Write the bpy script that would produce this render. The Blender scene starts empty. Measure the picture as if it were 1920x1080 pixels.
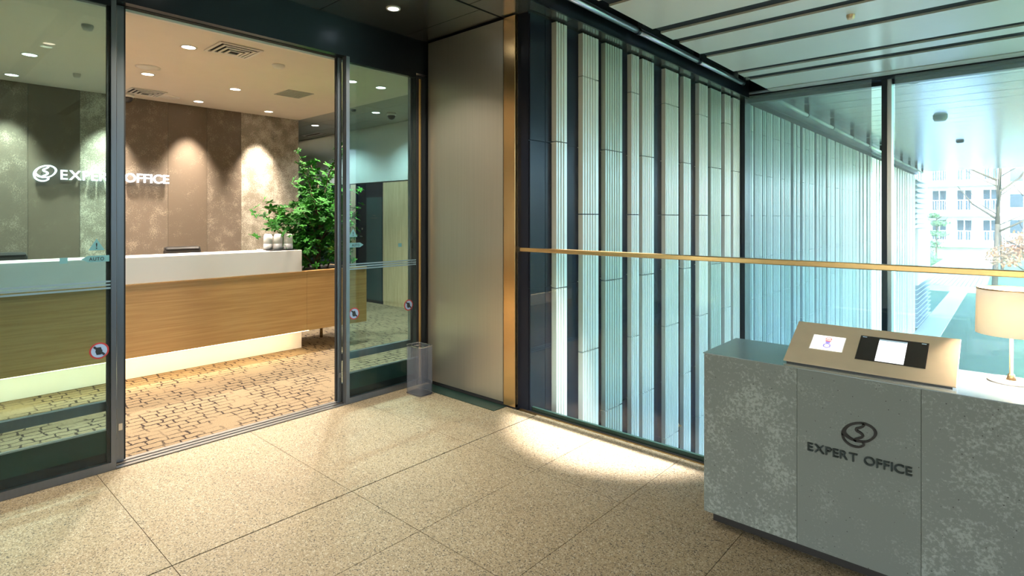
import bpy, bmesh, math, random
from mathutils import Vector, Matrix
random.seed(7)
S = bpy.context.scene
C = S.collection
PI = math.pi

# ------------------------------------------------------------------ camera
F_PX, H_EYE = 1052.0, 1.45
cam_d = bpy.data.cameras.new('camera')
cam_d.sensor_width = 36.0
cam_d.lens = 36.0 * F_PX / 1920.0
cam_d.shift_y = -(540 - 408.5) / 1920.0
cam_d.clip_start = 0.05
cam_d.clip_end = 600
cam = bpy.data.objects.new('camera', cam_d)
C.objects.link(cam)
cam.location = (0, 0, H_EYE)
cam.rotation_euler = (PI / 2, 0, math.radians(41.782))
S.camera = cam

# ------------------------------------------------------------------ world, sun, exposure
W = bpy.data.worlds.new('world'); S.world = W; W.use_nodes = True
wn = W.node_tree.nodes; wl = W.node_tree.links
bg = wn['Background']
sky = wn.new('ShaderNodeTexSky'); sky.sky_type = 'NISHITA'
sky.sun_disc = False; sky.sun_elevation = math.radians(32); sky.sun_rotation = math.radians(155)
sky.air_density = 1.0; sky.dust_density = 2.5; sky.ozone_density = 1.0
wl.new(sky.outputs[0], bg.inputs[0]); bg.inputs[1].default_value = 3.4

sun_d = bpy.data.lights.new('sun', 'SUN'); sun_d.energy = 20.0; sun_d.angle = math.radians(1.0); sun_d.color = (1, .94, .86)
sun = bpy.data.objects.new('sun', sun_d); C.objects.link(sun)
sun.rotation_euler = (math.radians(55), 0, math.radians(28))

S.view_settings.view_transform = 'Standard'
S.view_settings.look = 'None'
S.view_settings.exposure = 0.45
S.view_settings.gamma = 1.0
S.view_settings.use_curve_mapping = False
S.cycles.transparent_max_bounces = 32
S.cycles.max_bounces = 10
S.cycles.diffuse_bounces = 5
S.cycles.glossy_bounces = 5
S.cycles.sample_clamp_indirect = 6.0
S.cycles.caustics_reflective = False
S.cycles.caustics_refractive = False

# ------------------------------------------------------------------ materials
def newmat(name):
    m = bpy.data.materials.new(name); m.use_nodes = True
    nt = m.node_tree
    return m, nt, nt.nodes['Principled BSDF']

def lin(c):
    return tuple((x / 12.92 if x <= .04045 else ((x + .055) / 1.055) ** 2.4) for x in c)

def pmat(name, col, rough=.5, metal=0., var=.06, scale=8., stretch=(1, 1, 1), bump=0., col2=None, spec=.5):
    """plain material whose colour is broken up by a noise"""
    m, nt, b = newmat(name)
    N, L = nt.nodes, nt.links
    tc = N.new('ShaderNodeTexCoord'); mp = N.new('ShaderNodeMapping'); mp.inputs['Scale'].default_value = stretch
    L.new(tc.outputs['Object'], mp.inputs[0])
    nz = N.new('ShaderNodeTexNoise'); nz.inputs['Scale'].default_value = scale; nz.inputs['Detail'].default_value = 5
    L.new(mp.outputs[0], nz.inputs['Vector'])
    rp = N.new('ShaderNodeValToRGB')
    a = col if col2 is None else col2
    k = 1 - var if col2 is None else 1
    rp.color_ramp.elements[0].position = .3; rp.color_ramp.elements[1].position = .7
    rp.color_ramp.elements[0].color = (a[0] * k, a[1] * k, a[2] * k, 1)
    rp.color_ramp.elements[1].color = (*col, 1)
    L.new(nz.outputs['Fac'], rp.inputs[0]); L.new(rp.outputs[0], b.inputs['Base Color'])
    b.inputs['Roughness'].default_value = rough; b.inputs['Metallic'].default_value = metal
    b.inputs['Specular IOR Level'].default_value = spec
    if bump:
        bp = N.new('ShaderNodeBump'); bp.inputs['Strength'].default_value = bump; bp.inputs['Distance'].default_value = .004
        L.new(nz.outputs['Fac'], bp.inputs['Height']); L.new(bp.outputs[0], b.inputs['Normal'])
    return m

def emat(name, col, strength):
    m, nt, b = newmat(name)
    b.inputs['Base Color'].default_value = (*col, 1)
    b.inputs['Emission Color'].default_value = (*col, 1)
    b.inputs['Emission Strength'].default_value = strength
    return m

def glassmat(name, tint, ior=1.5):
    """clear pane: tinted see-through plus a Fresnel mirror on the faces that look outwards"""
    m = bpy.data.materials.new(name); m.use_nodes = True
    N, L = m.node_tree.nodes, m.node_tree.links
    N.remove(N['Principled BSDF'])
    out = N['Material Output']
    tr = N.new('ShaderNodeBsdfTransparent'); tr.inputs[0].default_value = (*tint, 1)
    trb = N.new('ShaderNodeBsdfTransparent')
    gl = N.new('ShaderNodeBsdfGlossy'); gl.inputs['Roughness'].default_value = 0.0
    fr = N.new('ShaderNodeFresnel'); fr.inputs[0].default_value = ior
    mx = N.new('ShaderNodeMixShader'); mb = N.new('ShaderNodeMixShader'); ge = N.new('ShaderNodeNewGeometry')
    L.new(fr.outputs[0], mx.inputs[0]); L.new(tr.outputs[0], mx.inputs[1]); L.new(gl.outputs[0], mx.inputs[2])
    L.new(ge.outputs['Backfacing'], mb.inputs[0]); L.new(mx.outputs[0], mb.inputs[1]); L.new(trb.outputs[0], mb.inputs[2])
    L.new(mb.outputs[0], out.inputs[0])
    return m

def smokemat(name, tint, body, k):
    """clear pane whose body also scatters a little light"""
    m = glassmat(name, tint); N, L = m.node_tree.nodes, m.node_tree.links
    out = N['Material Output']; src = out.inputs[0].links[0].from_socket
    df = N.new('ShaderNodeBsdfDiffuse'); df.inputs[0].default_value = (*body, 1)
    mx = N.new('ShaderNodeMixShader'); mx.inputs[0].default_value = k
    L.new(src, mx.inputs[1]); L.new(df.outputs[0], mx.inputs[2]); L.new(mx.outputs[0], out.inputs[0])
    return m

def blindmat(name):
    m = bpy.data.materials.new(name); m.use_nodes = True
    N, L = m.node_tree.nodes, m.node_tree.links
    N.remove(N['Principled BSDF']); out = N['Material Output']
    tr = N.new('ShaderNodeBsdfTransparent'); tr.inputs[0].default_value = (1, 1, 1, 1)
    df = N.new('ShaderNodeBsdfDiffuse'); df.inputs[0].default_value = (.42, .43, .43, 1)
    tl = N.new('ShaderNodeBsdfTranslucent'); tl.inputs[0].default_value = (.26, .29, .32, 1)
    a = N.new('ShaderNodeMixShader'); a.inputs[0].default_value = .5
    L.new(df.outputs[0], a.inputs[1]); L.new(tl.outputs[0], a.inputs[2])
    b = N.new('ShaderNodeMixShader'); b.inputs[0].default_value = .38
    L.new(tr.outputs[0], b.inputs[1]); L.new(a.outputs[0], b.inputs[2]); L.new(b.outputs[0], out.inputs[0])
    return m

def granite(name):
    m, nt, b = newmat(name); N, L = nt.nodes, nt.links
    tc = N.new('ShaderNodeTexCoord')
    v = N.new('ShaderNodeTexVoronoi'); v.inputs['Scale'].default_value = 210; L.new(tc.outputs['Object'], v.inputs['Vector'])
    rp = N.new('ShaderNodeValToRGB'); cr = rp.color_ramp
    cr.elements[0].position = 0; cr.elements[0].color = (.06, .05, .04, 1)
    cr.elements[1].position = 1; cr.elements[1].color = (.62, .55, .44, 1)
    for p, c in ((.1, (.13, .10, .065)), (.16, (.31, .24, .145)), (.55, (.38, .3, .19)), (.85, (.46, .38, .26))):
        e = cr.elements.new(p); e.color = (*c, 1)
    sep = N.new('ShaderNodeSeparateColor'); L.new(v.outputs['Color'], sep.inputs[0]); L.new(sep.outputs[0], rp.inputs[0])
    nz = N.new('ShaderNodeTexNoise'); nz.inputs['Scale'].default_value = 1.6; nz.inputs['Detail'].default_value = 4
    L.new(tc.outputs['Object'], nz.inputs['Vector'])
    mr = N.new('ShaderNodeMapRange'); mr.inputs[3].default_value = .6; mr.inputs[4].default_value = .82
    L.new(nz.outputs['Fac'], mr.inputs[0])
    mul = N.new('ShaderNodeMix'); mul.data_type = 'RGBA'; mul.blend_type = 'MULTIPLY'; mul.inputs[0].default_value = 1
    L.new(rp.outputs[0], mul.inputs[6]); L.new(mr.outputs[0], mul.inputs[7]); L.new(mul.outputs[2], b.inputs['Base Color'])
    b.inputs['Roughness'].default_value = .55
    bp = N.new('ShaderNodeBump'); bp.inputs['Strength'].default_value = .15; bp.inputs['Distance'].default_value = .002
    L.new(sep.outputs[0], bp.inputs['Height']); L.new(bp.outputs[0], b.inputs['Normal'])
    return m

def carpet(name):
    m, nt, b = newmat(name); N, L = nt.nodes, nt.links
    tc = N.new('ShaderNodeTexCoord')
    dz = N.new('ShaderNodeTexNoise'); dz.inputs['Scale'].default_value = 14; dz.inputs['Detail'].default_value = 3
    L.new(tc.outputs['Object'], dz.inputs['Vector'])
    sb = N.new('ShaderNodeVectorMath'); sb.operation = 'SUBTRACT'; sb.inputs[1].default_value = (.5, .5, .5)
    L.new(dz.outputs['Color'], sb.inputs[0])
    sc = N.new('ShaderNodeVectorMath'); sc.operation = 'SCALE'; sc.inputs['Scale'].default_value = .05
    L.new(sb.outputs[0], sc.inputs[0])
    ad = N.new('ShaderNodeVectorMath'); ad.operation = 'ADD'
    L.new(tc.outputs['Object'], ad.inputs[0]); L.new(sc.outputs[0], ad.inputs[1])
    mp = N.new('ShaderNodeMapping'); mp.inputs['Rotation'].default_value = (0, 0, PI / 2)
    L.new(ad.outputs[0], mp.inputs[0])
    br = N.new('ShaderNodeTexBrick'); br.inputs['Scale'].default_value = 1
    br.inputs['Brick Width'].default_value = .12; br.inputs['Row Height'].default_value = .075
    br.inputs['Mortar Size'].default_value = .0068; br.inputs['Mortar Smooth'].default_value = .2
    br.offset = .37; br.squash = .8; br.squash_frequency = 3
    L.new(mp.outputs[0], br.inputs['Vector'])
    fz = N.new('ShaderNodeTexNoise'); fz.inputs['Scale'].default_value = 3.5; fz.inputs['Detail'].default_value = 3
    L.new(tc.outputs['Object'], fz.inputs['Vector'])
    mr = N.new('ShaderNodeMapRange'); mr.inputs[1].default_value = .36; mr.inputs[2].default_value = .52
    L.new(fz.outputs['Fac'], mr.inputs[0])
    mu = N.new('ShaderNodeMath'); mu.operation = 'MULTIPLY'
    L.new(br.outputs['Fac'], mu.inputs[0]); L.new(mr.outputs[0], mu.inputs[1])
    pile = N.new('ShaderNodeTexNoise'); pile.inputs['Scale'].default_value = 160; L.new(tc.outputs['Object'], pile.inputs['Vector'])
    rp = N.new('ShaderNodeValToRGB'); rp.color_ramp.elements[0].color = (.17, .125, .082, 1); rp.color_ramp.elements[1].color = (.28, .215, .14, 1)
    rp.color_ramp.elements[0].position = .3; rp.color_ramp.elements[1].position = .7
    L.new(pile.outputs['Fac'], rp.inputs[0])
    mx = N.new('ShaderNodeMix'); mx.data_type = 'RGBA'; L.new(mu.outputs[0], mx.inputs[0]); L.new(rp.outputs[0], mx.inputs[6])
    mx.inputs[7].default_value = (.03, .022, .02, 1)
    L.new(mx.outputs[2], b.inputs['Base Color']); b.inputs['Roughness'].default_value = .95
    b.inputs['Specular IOR Level'].default_value = .1
    bp = N.new('ShaderNodeBump'); bp.inputs['Strength'].default_value = .4; bp.inputs['Distance'].default_value = .004
    L.new(pile.outputs['Fac'], bp.inputs['Height']); L.new(bp.outputs[0], b.inputs['Normal'])
    return m

def wood(name, c1, c2, stretch, scale=6., rough=.4):
    m, nt, b = newmat(name); N, L = nt.nodes, nt.links
    tc = N.new('ShaderNodeTexCoord'); mp = N.new('ShaderNodeMapping'); mp.inputs['Scale'].default_value = stretch
    L.new(tc.outputs['Object'], mp.inputs[0])
    nz = N.new('ShaderNodeTexNoise'); nz.inputs['Scale'].default_value = scale; nz.inputs['Detail'].default_value = 8; nz.inputs['Distortion'].default_value = .4
    L.new(mp.outputs[0], nz.inputs['Vector'])
    rp = N.new('ShaderNodeValToRGB'); rp.color_ramp.elements[0].position = .35; rp.color_ramp.elements[1].position = .65
    rp.color_ramp.elements[0].color = (*c1, 1); rp.color_ramp.elements[1].color = (*c2, 1)
    L.new(nz.outputs['Fac'], rp.inputs[0]); L.new(rp.outputs[0], b.inputs['Base Color']); b.inputs['Roughness'].default_value = rough
    return m

def specklemat(name, base, fleck, cover, rough=.6, metal=0., scale=45., pits=0.):
    """stone / plaster with light flecks that gather in cloudy patches"""
    m, nt, b = newmat(name); N, L = nt.nodes, nt.links
    tc = N.new('ShaderNodeTexCoord')
    n1 = N.new('ShaderNodeTexNoise'); n1.inputs['Scale'].default_value = scale; n1.inputs['Detail'].default_value = 6; n1.inputs['Roughness'].default_value = .7
    n2 = N.new('ShaderNodeTexNoise'); n2.inputs['Scale'].default_value = scale / 12; n2.inputs['Detail'].default_value = 3
    for n in (n1, n2): L.new(tc.outputs['Object'], n.inputs['Vector'])
    ad = N.new('ShaderNodeMath'); ad.operation = 'ADD'
    mm = N.new('ShaderNodeMath'); mm.operation = 'MULTIPLY'; mm.inputs[1].default_value = .55
    L.new(n2.outputs['Fac'], mm.inputs[0]); L.new(n1.outputs['Fac'], ad.inputs[0]); L.new(mm.outputs[0], ad.inputs[1])
    mr = N.new('ShaderNodeMapRange'); mr.inputs[1].default_value = .98 - cover; mr.inputs[2].default_value = 1.12 - cover
    L.new(ad.outputs[0], mr.inputs[0])
    mx = N.new('ShaderNodeMix'); mx.data_type = 'RGBA'; L.new(mr.outputs[0], mx.inputs[0])
    mx.inputs[6].default_value = (*base, 1); mx.inputs[7].default_value = (*fleck, 1)
    last = mx.outputs[2]
    if pits:
        v = N.new('ShaderNodeTexVoronoi'); v.inputs['Scale'].default_value = 34; L.new(tc.outputs['Object'], v.inputs['Vector'])
        lt = N.new('ShaderNodeMath'); lt.operation = 'LESS_THAN'; lt.inputs[1].default_value = pits; L.new(v.outputs['Distance'], lt.inputs[0])
        m2 = N.new('ShaderNodeMix'); m2.data_type = 'RGBA'; L.new(lt.outputs[0], m2.inputs[0]); L.new(last, m2.inputs[6])
        m2.inputs[7].default_value = (base[0] * .3, base[1] * .3, base[2] * .3, 1); last = m2.outputs[2]
    L.new(last, b.inputs['Base Color']); b.inputs['Roughness'].default_value = rough; b.inputs['Metallic'].default_value = metal
    return m

def shademat(name, col, em):
    m, nt, b = newmat(name)
    N, L = nt.nodes, nt.links
    out = N['Material Output']
    tl = N.new('ShaderNodeBsdfTranslucent'); tl.inputs[0].default_value = (*col, 1)
    df = N.new('ShaderNodeBsdfDiffuse'); df.inputs[0].default_value = (*col, 1)
    mx = N.new('ShaderNodeMixShader'); mx.inputs[0].default_value = .6
    L.new(df.outputs[0], mx.inputs[1]); L.new(tl.outputs[0], mx.inputs[2]); L.new(mx.outputs[0], out.inputs[0])
    return m

M = dict(
    granite=granite('granite'), carpet=carpet('carpet'),
    grout=pmat('grout', (.02, .018, .016), .8),
    darkmetal=pmat('dark_metal', (.022, .028, .038), .28, .7, .1, 3),
    darkceil=pmat('dark_ceiling_metal', (.26, .265, .25), .22, .85, .08, 2),
    slat=pmat('ceiling_panel_white', (.74, .68, .6), .26, .1, .04, 2),
    plenum=pmat('plenum_black', (.006, .007, .009), .8),
    bronze=pmat('brushed_bronze', (.44, .41, .35), .36, .85, .06, 60, (1, 1, .02)),
    gold=pmat('brass_metal', (.62, .42, .2), .24, .95, .08, 40, (1, 1, .02)),
    steel=pmat('brushed_steel', (.5, .52, .55), .28, .95, .08, 60, (1, 1, .03)),
    stile=pmat('bronze_grey_stile', (.19, .21, .24), .3, .85, .08, 60, (1, 1, .03)),  # blue tint in the grey stands for reflected window light
    kick=pmat('dark_green_kick_plate', (.02, .05, .042), .3, .4, .1, 4),
    flute=pmat('fluted_cream_panel', (.7, .72, .68), .26, .15, .05, 6, (1, 1, .1)),
    flute2=pmat('fluted_green_grey_panel', (.5, .58, .53), .24, .15, .05, 6, (1, 1, .1)),
    darkpanel=pmat('dark_glazed_panel', (.012, .015, .026), .25, 0, .2, 5, (1, 1, .3), spec=.12),
    beigeceil=pmat('beige_ceiling', (.74, .69, .63), .8, 0, .03, 4),
    greytile=pmat('grey_ceiling_tile', (.36, .38, .36), .7, 0, .05, 6),
    whitewall=pmat('white_wall', (.62, .66, .64), .7, 0, .03, 3),
    lobbywall=pmat('lobby_wall', (.3, .3, .29), .6, 0, .05, 3),
    panelwood=wood('far_wall_wood', (.42, .31, .18), (.55, .42, .27), (9, 9, .35)),
    counterwood=wood('counter_wood', (.46, .25, .09), (.56, .33, .13), (1, .35, 11)),
    whitetop=pmat('white_solid_surface', (.8, .77, .75), .35, 0, .02, 4),
    wallbrown=specklemat('brown_plaster_panel', (.12, .09, .065), (.21, .165, .12), .12, .5, .35, 90),
    wallmid=specklemat('brown_flecked_panel', (.13, .1, .075), (.27, .22, .17), .17, .5, .35, 90),
    walllight=specklemat('silver_flecked_panel', (.2, .17, .13), (.44, .39, .32), .25, .5, .3, 85),
    concrete=specklemat('concrete_panel', (.13, .155, .15), (.225, .265, .26), .2, .55, 0, 80, .08),
    concrete2=specklemat('concrete_panel_dark', (.125, .15, .145), (.18, .215, .21), .14, .55, 0, 110, .07),
    plinth=pmat('black_plinth', (.008, .008, .009), .6),
    desktop=pmat('blue_steel_top', (.42, .5, .55), .2, .6, .06, 5),
    champagne=pmat('champagne_metal', (.74, .62, .47), .45, .55, .06, 14),
    black=pmat('black_plastic', (.012, .012, .014), .4),
    leather=pmat('black_leather', (.018, .016, .016), .38, 0, .2, 30, bump=.2),
    white=pmat('white_plastic', (.75, .74, .72), .4, 0, .03, 5),
    greyware=pmat('grey_glaze', (.42, .41, .42), .4, 0, .05, 10),
    chrome=pmat('chrome', (.7, .7, .72), .12, 1.),
    leaf=pmat('leaf_green', (.04, .22, .02), .6, 0, 0, 9, col2=(.008, .07, .008), spec=.2),
    leaf2=pmat('leaf_yellow_green', (.25, .42, .05), .4, 0, 0, 9, col2=(.08, .25, .02)),
    bark=pmat('bark', (.1, .065, .035), .8, 0, .4, 20),
    soil=pmat('soil', (.03, .022, .015), .9, 0, .5, 30),
    glass_door=glassmat('door_glass', (.64, .83, .84)),
    glass_rail=glassmat('rail_glass', (.84, .96, .95)),
    glass_curtain=glassmat('curtain_wall_glass', (.56, .8, .98)), added_glass_side=glassmat('added_tinted_side_glass', (.36, .43, .5)), added_glass_back=glassmat('added_tinted_back_glass', (.16, .18, .2)),  # side and back glass serve the added windows, tinted to limit their daylight
    acrylic=smokemat('smoked_acrylic', (.84, .86, .9), (.26, .27, .33), .14),
    blind=blindmat('screen_blind_mesh'),
    film=pmat('frosted_film', (.16, .26, .32), .5),
    sticker=pmat('sticker_teal', (.12, .3, .34), .5),
    sticker_ink=pmat('sticker_ink', (.01, .015, .02), .6),
    sticker_red=pmat('sticker_red', (.35, .03, .03), .5),
    sticker_blue=pmat('sticker_blue', (.3, .42, .62), .5),
    lampshade=shademat('lampshade_fabric', (.88, .84, .77), 0),
    brasspole=pmat('pale_brass', (.72, .5, .3), .3, .8, .05, 30),
    signlight=emat('sign_face', (.9, .95, 1.), 2.),
    signblack=pmat('sign_black', (.006, .006, .006), .35),
    signsteel=pmat('sign_gunmetal', (.035, .05, .052), .3, .6),
    lens=emat('warm_lens', (1, .86, .66), 14.), lens_cool=emat('cool_lens', (.95, 1, .97), 12.),
    led=emat('led_strip', (1, .74, .4), 30.),
    screen=emat('screen_white', (.95, .97, 1.), .9), screen2=emat('screen_cream', (1, .95, .9), .72),
    screen_black=pmat('screen_black', (.02, .018, .017), .2),
    ico_red=emat('icon_red', (.8, .1, .1), .55), ico_blue=emat('icon_violet', (.3, .27, .85), .6), ico_bar=emat('icon_bar', (.3, .42, .5), .5), ico_pale=emat('icon_pale', (.6, .7, .8), .6),
    lawn=pmat('lawn', (.09, .16, .07), .9, 0, .35, 3, bump=.3),
    path=pmat('path_concrete', (.55, .55, .52), .8, 0, .1, 2),
    facade=pmat('white_facade', (.8, .8, .78), .7, 0, .05, 1),
    farglass=pmat('far_window_glass', (.06, .08, .1), .1, .2),
    soffit=pmat('soffit_plank', (.6, .62, .64), .2, .8, .06, 2),
    deck=pmat('deck_plank', (.36, .4, .44), .5, .2, .1, 3),
    louver=pmat('louver_metal', (.55, .58, .6), .4, .5),
    maple=pmat('maple_leaf', (.7, .26, .1), .7, 0, 0, 2, col2=(.5, .34, .16)),
    conifer=pmat('conifer_leaf', (.05, .13, .07), .7, 0, .4, 2),
    shrub=pmat('shrub_leaf', (.1, .2, .08), .7, 0, .4, 2),
    frostglass=pmat('teal_frosted_glass', (.035, .075, .085), .25, .1, .3, 2),
)

# ------------------------------------------------------------------ geometry helpers
class MB:
    """collects shapes (world coordinates) for ONE mesh object"""
    def __init__(s): s.b = bmesh.new()
    def box(s, x0, x1, y0, y1, z0, z1, bev=0.):
        x0, x1 = sorted((x0, x1)); y0, y1 = sorted((y0, y1)); z0, z1 = sorted((z0, z1))
        r = bmesh.ops.create_cube(s.b, size=1)
        vs = r['verts']
        for v in vs:
            v.co = Vector(((x0 + x1) / 2 + v.co.x * (x1 - x0), (y0 + y1) / 2 + v.co.y * (y1 - y0), (z0 + z1) / 2 + v.co.z * (z1 - z0)))
        if bev:
            es = list({e for v in vs for e in v.link_edges})
            bmesh.ops.bevel(s.b, geom=es, offset=bev, segments=2, affect='EDGES', profile=.5)
        return s
    def poly(s, pts, a, b, axis='z'):
        """prism: pts 2-D outline, extruded from a to b along axis"""
        def P(u, v, w):
            return {'z': (u, v, w), 'x': (w, u, v), 'y': (u, w, v)}[axis]
        lo = [s.b.verts.new(P(u, v, a)) for u, v in pts]; hi = [s.b.verts.new(P(u, v, b)) for u, v in pts]
        n = len(pts)
        fs = []
        for i in range(n):
            fs.append(s.b.faces.new((lo[i], lo[(i + 1) % n], hi[(i + 1) % n], hi[i])))
        fs.append(s.b.faces.new(lo[::-1])); fs.append(s.b.faces.new(hi))
        bmesh.ops.recalc_face_normals(s.b, faces=fs)
        return s
    def lathe(s, cx, cy, prof, n=24, cap=True):
        rings = []
        for r, z in prof:
            rings.append([s.b.verts.new((cx + r * math.cos(2 * PI * i / n), cy + r * math.sin(2 * PI * i / n), z)) for i in range(n)])
        fs = []
        for a, b in zip(rings, rings[1:]):
            for i in range(n):
                fs.append(s.b.faces.new((a[i], a[(i + 1) % n], b[(i + 1) % n], b[i])))
        if cap:
            fs.append(s.b.faces.new(rings[0][::-1])); fs.append(s.b.faces.new(rings[-1]))
        bmesh.ops.recalc_face_normals(s.b, faces=fs)
        for f in fs: f.smooth = len(f.verts) == 4
        return s
    def tube(s, p0, p1, r0, r1=None, n=8):
        r1 = r0 if r1 is None else r1
        p0, p1 = Vector(p0), Vector(p1); d = (p1 - p0)
        if d.length < 1e-6: return s
        q = d.to_track_quat('Z', 'Y')
        A = [s.b.verts.new(p0 + q @ Vector((r0 * math.cos(2 * PI * i / n), r0 * math.sin(2 * PI * i / n), 0))) for i in range(n)]
        B = [s.b.verts.new(p1 + q @ Vector((r1 * math.cos(2 * PI * i / n), r1 * math.sin(2 * PI * i / n), 0))) for i in range(n)]
        fs = [s.b.faces.new((A[i], A[(i + 1) % n], B[(i + 1) % n], B[i])) for i in range(n)]
        for f in fs: f.smooth = True
        fs += [s.b.faces.new(A[::-1]), s.b.faces.new(B)]
        return s
    def path(s, pts, r, n=8):
        rs = r if isinstance(r, (list, tuple)) else [r] * len(pts)
        for i in range(len(pts) - 1): s.tube(pts[i], pts[i + 1], rs[i], rs[i + 1], n)
        return s
    def mesh(s, me, mat4):
        b2 = bmesh.new(); b2.from_mesh(me); b2.transform(mat4)
        t = bpy.data.meshes.new('t'); b2.to_mesh(t); b2.free(); s.b.from_mesh(t); bpy.data.meshes.remove(t); return s

def wloc(o):
    v = Vector((0, 0, 0))
    while o is not None:
        v += o.location; o = o.parent
    return v

def obj(name, mb, mat, parent=None, loc=None, kind=None):
    """links the shapes as ONE mesh object; its verts are stored relative to the thing it belongs to"""
    off = wloc(parent) if parent is not None else Vector(loc or (0, 0, 0))
    me = bpy.data.meshes.new(name)
    bmesh.ops.translate(mb.b, verts=mb.b.verts, vec=-off)
    mb.b.to_mesh(me); mb.b.free()
    me.materials.append(M[mat] if isinstance(mat, str) else mat)
    o = bpy.data.objects.new(name, me); C.objects.link(o)
    if parent is not None: o.parent = parent
    elif loc: o.location = loc
    if kind: o['kind'] = kind
    return o

def thing(name, label, cat, loc, group=None):
    o = bpy.data.objects.new(name, None); o.empty_display_size = .1; C.objects.link(o)
    o.location = loc; o['label'] = label; o['category'] = cat
    if group: o['group'] = group
    return o

def frame(name, loc=(0, 0, 0)):
    o = bpy.data.objects.new(name, None); o.empty_display_size = .1; C.objects.link(o); o.location = loc; o['kind'] = 'structure'
    return o

def struct(name, mb, mat, parent=None):
    return obj(name, mb, mat, parent, kind=None if parent is not None else 'structure')

def tag(o, label, cat, group=None):
    o['label'] = label; o['category'] = cat
    if group: o['group'] = group
    return o

def copy_tree(o, parent=None):
    c = o.copy(); C.objects.link(c); c.parent = parent
    for ch in list(o.children): copy_tree(ch, c)
    return c

def spot(parent, loc, target, power, col, size, blend=.6, r=.04):
    d = bpy.data.lights.new('lamp', 'SPOT'); d.energy = power; d.color = col; d.spot_size = math.radians(size); d.spot_blend = blend; d.shadow_soft_size = r
    o = bpy.data.objects.new('lamp', d); C.objects.link(o)
    w = wloc(parent); o.location = Vector(loc) - w; o.parent = parent
    o.rotation_euler = (Vector(target) - Vector(loc)).to_track_quat('-Z', 'Y').to_euler()
    return o

_letters = {}
def glyph(ch, depth):
    if (ch, depth) in _letters: return _letters[(ch, depth)]
    cu = bpy.data.curves.new('glyph', 'FONT'); cu.body = ch; cu.size = 1; cu.extrude = depth / 2; cu.offset = .009
    ob = bpy.data.objects.new('glyph', cu); C.objects.link(ob)
    dg = bpy.context.evaluated_depsgraph_get()
    me = bpy.data.meshes.new_from_object(ob.evaluated_get(dg)); bpy.data.objects.remove(ob)
    xs = [v.co.x for v in me.vertices]
    _letters[(ch, depth)] = (me, min(xs), max(xs)); return _letters[(ch, depth)]

def letters(text, width, cap, depth, mtx, mat, parent, name='letter'):
    """each letter a mesh of its own; text runs along +x of mtx, stands along +y, faces +z"""
    gap, space, x, pos = .1, .36, 0, []
    dn = depth / cap * .73
    for ch in text:
        if ch == ' ': x += space; continue
        me, a, b = glyph(ch, round(dn, 3)); pos.append((me, x - a)); x += b - a + gap
    x -= gap
    sx, sy = width / x, cap / .73
    for me, px in pos:
        mb = MB(); mb.mesh(me, mtx @ Matrix.Diagonal((sx, sy, sy, 1)) @ Matrix.Translation((px, 0, 0)))
        obj(name, mb, mat, parent)

RING_O = [(-.63, -.13), (-.56, .12), (-.33, .35), (-.03, .48), (.27, .49), (.51, .37), (.6, .19), (.55, .02), (.4, -.16), (.24, -.27), (-.03, -.33), (-.28, -.31), (-.47, -.23)]
RING_I = [(-.47, -.02), (-.4, .15), (-.23, .31), (.03, .41), (.26, .41), (.43, .33), (.5, .19), (.46, .04), (.34, -.12), (.19, -.21), (-.03, -.25), (-.25, -.22), (-.4, -.13)]
S_LINE = [(.12, .47), (.15, .38), (.04, .28), (-.11, .19), (-.08, .11), (.04, .06), (.12, -.02), (.07, -.11), (-.12, -.22), (-.17, -.27), (-.11, -.31)]
TAIL = [(-.6, -.12), (-.53, -.36), (-.3, -.52), (-.03, -.52), (.14, -.41), (.15, -.33), (.09, -.3)]
def smooth(P, closed, k=3):
    n = len(P); out = []
    rng = n if closed else n - 1
    for i in range(rng):
        g = lambda j: Vector(P[j % n]) if closed else Vector(P[max(0, min(n - 1, j))])
        p0, p1, p2, p3 = g(i - 1), g(i), g(i + 1), g(i + 2)
        for s in range(k):
            t = s / k
            out.append(.5 * ((2 * p1) + (p2 - p0) * t + (2 * p0 - 5 * p1 + 4 * p2 - p3) * t * t + (3 * p1 - p0 - 3 * p2 + p3) * t ** 3))
    if not closed: out.append(Vector(P[-1]))
    return out
def emblem(mtx, scale, depth, mat, parent, wide=1.):
    def strip(L, R, closed, name):
        mb = MB(); n = len(L); V = []
        for zz in (0, depth):
            V.append(([mb.b.verts.new(mtx @ Vector((p[0] * scale, p[1] * scale, zz))) for p in L], [mb.b.verts.new(mtx @ Vector((p[0] * scale, p[1] * scale, zz))) for p in R]))
        fs = []
        for i in range(n if closed else n - 1):
            j = (i + 1) % n
            (l0, r0), (l1, r1) = V
            for q in ((l1[i], l1[j], r1[j], r1[i]), (l0[j], l0[i], r0[i], r0[j]), (l0[i], l0[j], l1[j], l1[i]), (r0[j], r0[i], r1[i], r1[j])):
                fs.append(mb.b.faces.new(q))
        bmesh.ops.recalc_face_normals(mb.b, faces=fs)
        return obj(name, mb, mat, parent)
    strip(smooth(RING_O, True), smooth(RING_I, True), True, 'emblem_ring')
    for P, w, nm in ((S_LINE, .085, 'emblem_curve'), (TAIL, .075, 'emblem_tail')):
        Q = smooth(P, False); Lh, Rh = [], []
        for i, p in enumerate(Q):
            d = (Q[min(i + 1, len(Q) - 1)] - Q[max(i - 1, 0)]).normalized(); nrm = Vector((-d.y, d.x)) * w / 2 * wide
            Lh.append(p + nrm); Rh.append(p - nrm)
        strip(Lh, Rh, False, nm)

def facing(origin, xdir, normal):
    x = Vector(xdir).normalized(); z = Vector(normal).normalized(); y = z.cross(x)
    m = Matrix((x, y, z)).transposed().to_4x4(); m.translation = Vector(origin); return m

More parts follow.
